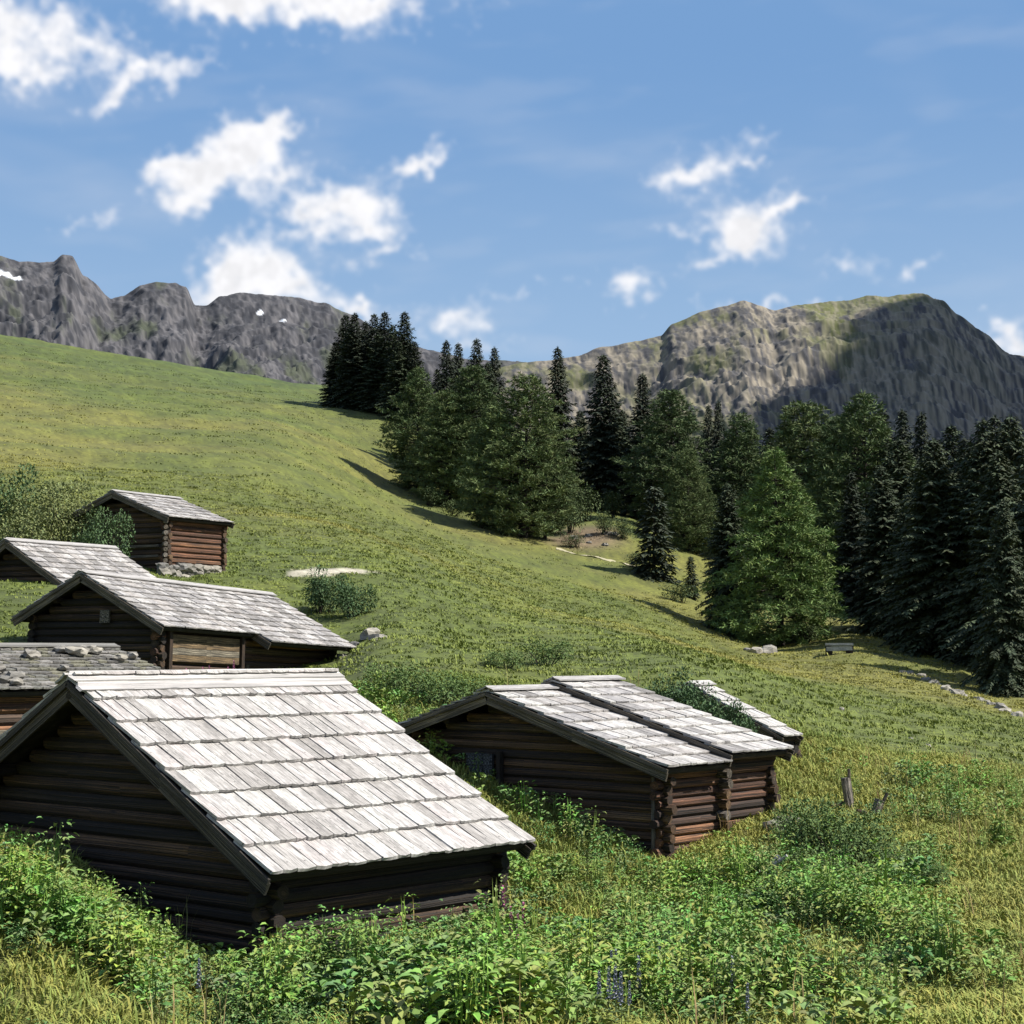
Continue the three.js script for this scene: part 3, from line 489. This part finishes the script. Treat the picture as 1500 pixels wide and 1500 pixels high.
for (const [px, y, d, v, f, l] of [[1180, 585, 142, 2, 1.1, 'olive pine rising right behind the tip of the larch'], [1270, 578, 132, 0, 1.12, 'tallest pine of the wood, under the shadowed mountain flank'], [1232, 610, 140, 1, 1.1, 'darker pine between two taller olive pines over the larch']]) tree('pine', v, px, y, d, f, l, 'pines over the larch');
for (const [px, y, d, v, f] of [[1330, 598, 138, 0, .85], [1350, 603, 136, 1, .8], [1300, 640, 130, 2, 1], [1375, 640, 130, 0, 1], [1412, 640, 126, 1, 1], [1455, 608, 132, 0, 1.1], [1210, 630, 150, 0, 1.3], [1245, 600, 146, 2, 1.2], [1290, 600, 142, 1, 1.2], [1400, 620, 134, 2, 1.2], [1480, 620, 128, 2, 1.2], [1320, 640, 126, 2, 1.2], [1360, 670, 118, 2, 1.2], [1430, 650, 116, 2, 1.2], [1250, 690, 122, 1, 1.2], [1505, 640, 110, 2, 1.2]]) tree('spruce', v, px, y, d, f, 'spruce of the dense back row under the shadowed mountain flank', G6);
for (const [px, y, d, v, f] of [[1372, 640, 97, 0, 1.05], [1300, 680, 108, 1, 1.1], [1442, 612, 96, 1, 1.05], [1400, 690, 100, 1, 1.1], [1465, 660, 92, 0, 1.0], [1345, 760, 101, 1, 1.1], [1490, 606, 96, 0, .92], [1530, 610, 86, 1, 1], [1425, 700, 99, 1, .9], [1330, 720, 104, 0, .9], [1470, 730, 80, 1, .85], [1580, 600, 84, 0, 1]]) tree('big', v, px, y, d, f, 'big shaggy spruce with drooping boughs at the front of the wood', G5);

// ------------------------------------------------------------------ shrubs: leafy crowns on thin stems
function shrubGeo(seed, n, leaf, tint) {
  const r = rngOf(seed), f = new Foliage(), st = [];
  const lobes = Array.from({ length: 9 }, () => { const a = r() * 6.28, q = Math.sqrt(r()) * .68; return [Math.cos(a) * q, .32 + r() * .42, Math.sin(a) * q, .26 + r() * .2]; });
  for (const [x, y, z] of lobes) limb(st, V(x * .2, -.1, z * .2), V(x, y, z), .025, .008, 4);
  for (let i = 0; i < n; i++) {
    const [x, y, z, s] = lobes[Math.floor(r() * 9)], u = norm([r() - .5, r() - .42, r() - .5]), q = s * Math.pow(r(), .35), o = [x + u[0] * q, Math.max(.02, y + u[1] * q), z + u[2] * q];
    const dir = norm([u[0] + (r() - .5) * 1.4, u[1] * .5 + (r() - .5) * 1.1, u[2] + (r() - .5) * 1.4]), L = leaf * (.6 + r() * .8);
    f.kite(o, dir, norm(cross(dir, [r() - .5, 1.2, r() - .5])), L, L * .6, vary(tint, r, .6), .18);
  }
  return [mergeGeometries(st), f.build()];
}
const shrubs = { dark: shrubGeo(51, 3600, .075, [.055, .105, .036]), olive: shrubGeo(52, 3600, .065, [.14, .165, .055]), blue: shrubGeo(53, 3800, .07, [.075, .128, .045]), bramble: shrubGeo(54, 2600, .07, [.085, .14, .034]), low: shrubGeo(55, 1800, .075, [.065, .095, .028]) };
function shrub(kind, px, d, wdt, hgt, label, group) { const g = thing('leafy_shrub', label, 'shrub', gpx(px, d, -.05), tr() * 6.28, group), [st, lf] = shrubs[kind]; part('stem', st, barkMat, g); part('foliage', lf, leafMat, g); g.scale.set(wdt / 2, hgt, wdt / 2); return g; }
shrub('dark', 470, 55, 1.9, 1.35, 'dark green bush below the bare sandy patch', 'bushes below the sandy patch');
shrub('dark', 515, 54, 1.7, 1.2, 'dark green bush below the bare sandy patch', 'bushes below the sandy patch');
shrub('blue', 146, 57.5, 2.0, 2.0, 'blue-green bush hiding the gable of the highest hut');
shrub('blue', 6, 63, 3.0, 3.0, 'tall deep-green bush above the half-sunk hut');
for (const [px, d, w, h] of [[48, 62, 3.0, 2.4], [88, 64, 3.0, 2.6], [118, 62, 2.2, 1.7], [30, 58, 2.6, 1.7]]) shrub('olive', px, d, w, h, 'dry olive bush on the bank above the half-sunk hut', 'olive bushes above the half-sunk hut');
for (const [px, d, w, h] of [[960, 34.2, 1.2, 1.0], [1000, 34, 1.4, 1.15], [1045, 33.5, 1.3, 1.05], [1085, 33.0, 1.0, .9]]) shrub('dark', px, d, w, h, 'green bush between the stepped roof and the lean-to', 'bushes by the lean-to');
for (const [px, d, w, h] of [[800, 43, 1.6, .75], [740, 41, 1.2, .5], [600, 35, 1.5, .8], [645, 34, 1.4, .75], [560, 36, 1.2, .7], [690, 35, 1.2, .5]]) shrub('bramble', px, d, w, h, 'low leafy bush in the dip behind the huts', 'low bushes behind the huts');
for (const [px, d, w, h] of [[1175, 25.4, 1.3, .95], [1225, 24.8, 1.3, .9], [1270, 24.0, 1.2, .8], [1310, 23, 1.1, .6], [1190, 23.4, 1.1, .6], [1255, 22.4, 1.1, .5], [1345, 22.2, .9, .45], [1155, 26.6, .9, .6]]) shrub('bramble', px, d, w, h, 'tangled bramble bush on the slope beside the brown hut', 'brambles beside the brown hut');
for (const [px, d, w, h] of [[625, 147, 3.2, 1.5], [660, 142, 3.4, 1.4], [705, 136, 3, 1.5], [740, 133, 3, 1.3], [835, 140, 4, 3], [860, 146, 4, 3.2], [900, 150, 4, 2.4], [885, 138, 3.2, 1.8], [912, 137, 3, 1.6], [845, 133, 2.6, 1.1], [1000, 114, 3, 1.4], [1180, 102, 3, 1.2], [930, 124, 3, 1.2]]) shrub('low', px, d, w, h, 'low dark scrub growing round the feet of the conifers', 'scrub round the conifers');

// ------------------------------------------------------------------ rocks, logs, stumps
const rr = rngOf(888);
function rock(px, d, s, label, group, flat = .85) { const m = top('rock', pick(stoneGeos, rr), pick(M.stone, rr)); m.position.copy(gpx(px, d, s * flat * .02)); m.scale.set(s * (.8 + rr() * .6), s * flat, s * (.7 + rr() * .5)); m.rotation.y = rr() * 6; return tag(m, label, 'rock', group); }
for (const [px, d, s] of [[1108, 96, .8], [1122, 96.5, 1.2], [1095, 96, .5]]) rock(px, d, s, 'pale rock lying in the shade at the foot of the larch', 'rocks under the larch');
for (let k = 0; k < 26; k++) rock(1318 + k * 6.5 + rr() * 6, 84 - k * .75 + rr() * 2, .2 + rr() * .35, 'grey stone of the tumbled row along the spruce shadow', 'tumbled stones along the wood');
for (let k = 0; k < 8; k++) rock(838 + rr() * 60, 133 + rr() * 5, .3 + rr() * .45, 'light stone on the bare brown earth bank', 'stones on the earth bank');
for (const [px, d] of [[1130, 27.5], [1150, 27.9], [1120, 24.2]]) rock(px, d, .42, 'white stone beside the far wall of the brown hut', 'white stones by the brown hut');
for (const [px, d, s] of [[520, 48, .4], [545, 48.5, .55], [500, 47, .35], [555, 47, .4]]) rock(px, d, s, 'whitish stone by the corner of the long hut', 'stones by the long hut');
for (const [px, d, s] of [[1355, 41, .16], [1230, 48, .2], [1330, 43, .14]]) rock(px, d, s, 'small light stone in the open grass', 'stones in the grass');
{ // lying log on the terrace, plank bench by the larch, broken posts
  const path = []; for (let k = 0; k <= 40; k++) { const px = 815 + k * 3.2, d = 131 - k * .17 + Math.sin(k * .5) * .4; path.push([px, d]); }
  const pos = [], idx = []; path.forEach(([px, d], k) => { const w = .22 + .2 * vnoise(k * .9, 3); for (const q of [-w, w]) { const p = gpx(px, d + q, .05); pos.push(p.x, p.y, p.z); } if (k) { const o = k * 2; idx.push(o - 2, o - 1, o, o - 1, o + 1, o); } });
  const pg = new THREE.BufferGeometry(); pg.setAttribute('position', new THREE.Float32BufferAttribute(pos, 3)); pg.setIndex(idx); pg.computeVertexNormals();
  tag(top('footpath', pg, new THREE.MeshStandardMaterial({ color: C(.33, .30, .19), roughness: 1 })), 'pale trodden footpath crossing below the bare earth bank', 'path', null, 'structure');
  const c = gpx(1228, 91), B = thing('lying_timber', 'pale squared timber lying propped between the larch and the spruces', 'beam', c, -.15);
  beam(B, 'beam', V(-.65, .26, 0), V(.65, .3, 0), .3, .22, M.silver[2]); beam(B, 'prop', V(.5, -.1, 0), V(.5, .19, 0), .34, .24, M.dark[1]); beam(B, 'prop', V(-.5, -.1, 0), V(-.5, .15, 0), .3, .2, M.dark[1]);
  beam(B, 'seat', V(-.7, .5, 0), V(.7, .5, 0), .4, .12, M.silver[2]); for (const x of [-.55, .55]) beam(B, 'leg', V(x, -.1, 0), V(x, .42, 0), .3, .12, M.dark[0]); beam(B, 'stretcher', V(-.55, .2, 0), V(.55, .2, 0), .06, .08, M.dark[0]);
  for (const [px, d, hh, lean, lab] of [[1241, 29.5, .62, -.12, 'grey broken post with a dark split on the grass slope'], [1271, 28.6, .42, .35, 'pale leaning stump of a post on the grass slope']]) {
    const g = thing('broken_post', lab, 'post', gpx(px, d, -.1)); g.rotation.z = -lean;
    beam(g, 'stake', V(0, 0, 0), V(0, hh, 0), .16, .13, M.post, logGeos[3]); beam(g, 'splinter', V(.05, hh - .05, .02), V(.07, hh + .14, .02), .05, .05, M.end, logGeos[0]); beam(g, 'rail_stub', V(-.05, hh * .35, 0), V(-.3, hh * .3, .05), .06, .07, M.dark[3], logGeos[1]);
  }
  const dl = thing('driftwood', 'bleached branch leaning in the weeds below the brambles', 'branch', gpx(1122, 23.6, 0)); beam(dl, 'branch', V(-.2, -.05, 0), V(.15, .42, -.05), .09, .09, M.silver[0], logGeos[0]); beam(dl, 'twig', V(.05, .3, 0), V(.22, .45, .1), .04, .04, M.silver[0], logGeos[1]); beam(dl, 'twig', V(-.06, .15, 0), V(-.2, .3, .1), .035, .035, M.silver[0], logGeos[1]);
}

// ------------------------------------------------------------------ meadow grass and weeds
const gr = rngOf(4242);
function bladeTuft(seed, n, h, wid, spread, flop) {
  const r = rngOf(seed), p = [];
  for (let i = 0; i < n; i++) {
    const a = r() * 6.28, q = Math.sqrt(r()) * spread, x = Math.cos(a) * q, z = Math.sin(a) * q, H = h * (.5 + r() * .7), b = r() * 6.28, fl = flop * (.3 + r()), dx = Math.cos(b), dz = Math.sin(b), w = wid * (.7 + r() * .6);
    const m = [x + dx * fl * H * .35, H * .6, z + dz * fl * H * .35], t = [x + dx * fl * H, H * (1 - fl * .25), z + dz * fl * H], sx = -dz * w / 2, sz = dx * w / 2;
    p.push(x - sx, -.03, z - sz, x + sx, -.03, z + sz, m[0] + sx * .8, m[1], m[2] + sz * .8, x - sx, -.03, z - sz, m[0] + sx * .8, m[1], m[2] + sz * .8, m[0] - sx * .8, m[1], m[2] - sz * .8, m[0] - sx * .8, m[1], m[2] - sz * .8, m[0] + sx * .8, m[1], m[2] + sz * .8, t[0], t[1], t[2]);
  }
  const g = new THREE.BufferGeometry(); g.setAttribute('position', new THREE.Float32BufferAttribute(p, 3)); g.computeVertexNormals(); return g;
}
const grassMat = new THREE.MeshPhysicalMaterial({ color: 0xffffff, roughness: .8, side: THREE.DoubleSide });
const dummy = new THREE.Object3D();
function spread(name, geo, mat, spots, label, category) {
  const m = new THREE.InstancedMesh(geo, mat, spots.length); m.name = numbered(name); m.castShadow = m.receiveShadow = true;
  const c = new THREE.Color();
  spots.forEach(([x, d, s, sy, col], i) => { dummy.position.copy(gp(x, d)); dummy.rotation.set((gr() - .5) * .25, gr() * 6.28, (gr() - .5) * .25); dummy.scale.set(s, s * sy, s); dummy.updateMatrix(); m.setMatrixAt(i, dummy.matrix); c.setRGB(...col); m.setColorAt(i, c); });
  scene.add(m); return tag(m, label, category, null, 'stuff');
}
// footprints kept free of growth
const foot = [h1, h2, h3, h4, h5, h6, h7, h9].map(({ g, xr, xl, zf, zb }) => ({ inv: (g.updateMatrixWorld(), g.matrixWorld.clone().invert()), xr, xl, zf, zb }));
const inHut = (x, d, m = .05) => foot.some((f) => { const p = V(x, 0, -d).applyMatrix4(f.inv); return p.x < f.xr + m && p.x > f.xl - m && p.z < f.zf + m && p.z > f.zb - m; });
// weed thicket: dense tall growth round the two nearest huts
const weeds = (x, d) => {
  const n = fbm(x * .8 + 3, d * .8, 3);
  const a = sstep(0.62, 0.40, Math.hypot((x + 3.3) / 4.6, (d - 15.9) / 3.4)), b = sstep(.75, .45, Math.hypot((x + .7) / 3.3, (d - 14.6) / 4.6)), c = sstep(1.05, .75, Math.hypot((x - 1.7) / 2.9, (d - 19.4) / 5.6)), e = sstep(1, .6, Math.hypot((x - 3.9) / 1.9, (d - 23.2) / 3.2)), k = sstep(1, .6, Math.hypot((x + 3) / 3.4, (d - 32.5) / 3.6));
  const f = sstep(1.05, .7, Math.hypot((x - .9) / 2.3, (d - 23.6) / 3.6)), loose = sstep(.52, .72, fbm(x * .5 + 31, d * .5 + 3, 3)) * .5 * sstep(40, 30, d);
  return clamp(Math.max(a, b, c, e * .8, k * .7, f * .85, loose) * 1.2 - (1 - n) * .45);
};
const inView = (x, d, m) => Math.abs(x) < d * .30 + m;
{
  const near = [], mid = [], far = [], seedy = [];
  for (let i = 0; i < 44000; i++) { const d = 9 + 29 * Math.pow(gr(), .62), x = (gr() * 2 - 1) * (d * .31 + 1.5); if (inHut(x, d)) continue; const w = weeds(x, d); const t = turfColor(x, d), k = 1.22 + gr() * .4, y = gr(), q = fbm(x * .9 + 2, d * .7 + 60, 3); near.push([x, d, .6 + gr() * .5, (.45 + gr() * .5) * (1 + w * .6) * (.55 + q * .9), [t[0] * k * (.74 + y * .3), t[1] * k * .97, t[2] * k]]); if (gr() < .006 && w < .5) seedy.push([x, d, .6 + gr() * .4, .9 + gr() * .5, [.26 + gr() * .1, .21 + gr() * .07, .09]]); }
  for (let i = 0; i < 34000; i++) { const d = 20 + 92 * Math.pow(gr(), .75), x = (gr() * 2 - 1) * (d * .30 + 2); if (inHut(x, d)) continue; const t = turfColor(x, d), k = 1.22 + gr() * .2, y = gr() * .4; if (t[0] > .3) continue; mid.push([x, d, .5 + gr() * .6, .5 + gr() * .6, [t[0] * k * (1 + y * .2), t[1] * k, t[2] * k]]); }
  for (let i = 0; i < 8000; i++) { const d = 78 + 160 * Math.pow(gr(), .7), x = (gr() * 2 - 1) * (d * .30 + 4); if (x / d > .16 && d > 140) continue; const t = turfColor(x, d), k = 1.15 + gr() * .12, y = gr() * .3; far.push([x, d, .5 + gr() * .7, .5 + gr() * .6, [t[0] * k * (1 + y * .2), t[1] * k, t[2] * k]]); }
  spread('meadow_grass', bladeTuft(1, 14, .18, .017, .15, .95), grassMat, near, 'knee-high mixed grass in front of the huts', 'grass');
  spread('meadow_grass', bladeTuft(2, 12, .095, .032, .26, 1.3), grassMat, mid, 'short sunlit grass on the meadow round the huts', 'grass');
  spread('meadow_grass', bladeTuft(3, 10, .10, .07, .55, 1.5), grassMat, far, 'distant grass on the upper meadow slope', 'grass');
  spread('seeding_grass', bladeTuft(4, 6, .5, .012, .08, .35), grassMat, seedy, 'straw-coloured seeding grass among the green', 'grass');
  // leafy weeds
  const weedGeo = (seed, H, n, leaf, wid) => { const r = rngOf(seed), f = new Foliage(); for (let i = 0; i < n; i++) { const t = r(), a = r() * 6.28, q = .03 + .12 * r(), o = [Math.cos(a) * q, H * (.15 + .85 * t), Math.sin(a) * q], dir = norm([Math.cos(a), .25 + (r() - .5) * .9, Math.sin(a)]), L = leaf * (.6 + r() * .8) * (1.15 - t * .5); f.leaf(o, dir, norm(cross(dir, [(r() - .5) * .6, 1, (r() - .5) * .6])), L, L * wid, [1 * (.8 + r() * .4), 1 * (.8 + r() * .4), .9 + r() * .2], .25); } for (let i = 0; i < 3; i++) f.kite([(i - 1) * .03, 0, 0], norm([(r() - .5) * .2, 1, (r() - .5) * .2]), [1, 0, 0], H, .02, [.8, .9, .6]); return f.build(); };
  const dockGeo = (seed) => { const r = rngOf(seed), f = new Foliage(); for (let i = 0; i < 22; i++) { const a = i * 2.4 + r(), el = .35 + r() * .8, dir = norm([Math.cos(a), el, Math.sin(a)]), o = [Math.cos(a) * .1 * r(), .05 + r() * .3, Math.sin(a) * .1 * r()], L = .08 + r() * .06; f.leaf(o, dir, norm(cross(dir, [(r() - .5) * .5, 1, (r() - .5) * .5])), L, L * .6, [.85 + r() * .3, .85 + r() * .3, .8 + r() * .3], .35); } return f.build(); };
  const wA = [], wB = [], wC = [], dk = [];
  for (let i = 0; i < 19000; i++) {
    const d = 11 + 25 * gr(), x = (gr() * 2 - 1) * (d * .31 + 1.5); if (inHut(x, d, .1)) continue; const w = weeds(x, d); if (gr() > w * .95) continue;
    const n = fbm(x * 1.1 + 70, d * 1.1, 3), lime = sstep(1.6, .5, Math.hypot(x - .6, (d - 15.2) * .7)), u = sstep(.35, .65, fbm(x * .55 + 5, d * .55, 3)), g = [lerp(.080, .118, Math.max(lime, u)) + gr() * .06, lerp(.145, .18, Math.max(lime, u)) + gr() * .06, .040 + gr() * .03], mound = sstep(.3, .72, fbm(x * 1.25 + 90, d * 1.0 + 9, 2)), s = (.48 + gr() * .34) * (.55 + 1.1 * mound); if (mound < .12 && gr() < .75) continue; const pale = 1.05 + .4 * mound; g[0] *= pale; g[1] *= pale;
    if (n > .54) dk.push([x, d, (.55 + gr() * .4) * (.75 + .5 * mound), 1.15, [g[0] * .8, g[1] * .9, g[2]]]); else if (n > .47) wC.push([x, d, s, 1, g]); else (gr() < .5 ? wA : wB).push([x, d, s, .8 + gr() * .6, g]);
  }
  spread('leafy_weeds', weedGeo(61, .55, 70, .075, .5), leafMat, wA, 'tall nettle-like weeds round the nearest huts', 'weeds');
  spread('leafy_weeds', weedGeo(62, .4, 60, .065, .6), leafMat, wB, 'small-leaved bushy weeds round the nearest huts', 'weeds');
  spread('leafy_weeds', weedGeo(63, .5, 80, .07, .32), leafMat, wC, 'narrow-leaved weeds round the nearest huts', 'weeds');
  spread('dock_leaves', dockGeo(64), leafMat, dk, 'broad dock leaves in the thicket round the nearest huts', 'weeds');
}
// flower spires
const fr = rngOf(31337);
const flowerMats = { blue: new THREE.MeshStandardMaterial({ color: C(.20, .21, .27), roughness: .7, side: THREE.DoubleSide }), pink: new THREE.MeshStandardMaterial({ color: C(.42, .13, .26), roughness: .7, side: THREE.DoubleSide }) }, stalkMat = new THREE.MeshStandardMaterial({ color: C(.07, .11, .03), roughness: .8 });
const spireGeos = [0, 1, 2].map((k) => { const r = rngOf(700 + k), f = new Foliage(), st = [], lf = new Foliage(); limb(st, V(0, -.1, 0), V(.03, .9, 0), .008, .004, 5);
  for (let i = 0; i < 40; i++) { const t = i / 40, a = i * 2.4, d = norm([Math.cos(a), .2 - r() * .5, Math.sin(a)]); f.kite([.02, .5 + .42 * t, 0], d, norm([-d[2], .7, d[0]]), lerp(.055, .025, t), .04, [1, 1, 1], .2); f.kite([.02, .5 + .42 * t, 0], d, [0, 1, 0], lerp(.05, .02, t), .035, [1, 1, 1]); }
  for (let i = 0; i < 14; i++) { const a = i * 2.4, d = norm([Math.cos(a), .3, Math.sin(a)]); lf.kite([0, .05 + i * .03, 0], d, norm([-d[2], .1, d[0]]), .14, .06, [1, 1, 1], .3); } return [st[0], f.build(), lf.build()]; });
function spire(kind, px, d, s, label, group) { const g = thing('flower_spike', label, 'flower', gpx(px, d), fr() * 6, group), [st, fl, lf] = pick(spireGeos, fr); part('stalk', st, stalkMat, g); part('leaves', lf, stalkMat, g); part('blossom', fl, flowerMats[kind], g); g.scale.setScalar(s); }
for (const [px, d] of [[893, 15.6], [902, 15.2], [912, 15.8], [905, 14.0], [920, 13.9], [935, 14.4], [888, 13.3], [898, 12.9], [908, 12.7], [875, 13.0], [962, 16], [1070, 14.5], [1090, 13.4], [300, 14.6], [250, 15]]) spire('blue', px, d, .42 + fr() * .2, 'slate-blue monkshood spike standing in the weeds', 'monkshood spikes in the weeds');
for (const [px, d] of [[748, 18.6], [757, 18.3], [766, 18.9], [740, 19.2]]) spire('pink', px, d, .55 + fr() * .25, 'pink willowherb spike at the eave end of the bright-roofed hut', 'willowherb by the bright-roofed hut');
for (const [px, d] of [[262, 39], [268, 39.2], [276, 39.4], [300, 40], [308, 40], [335, 40.6], [345, 41]]) spire('pink', px, d, .65 + fr() * .25, 'pink willowherb spike against the side wall of the long hut', 'willowherb by the long hut');

renderer.render(scene, camera);
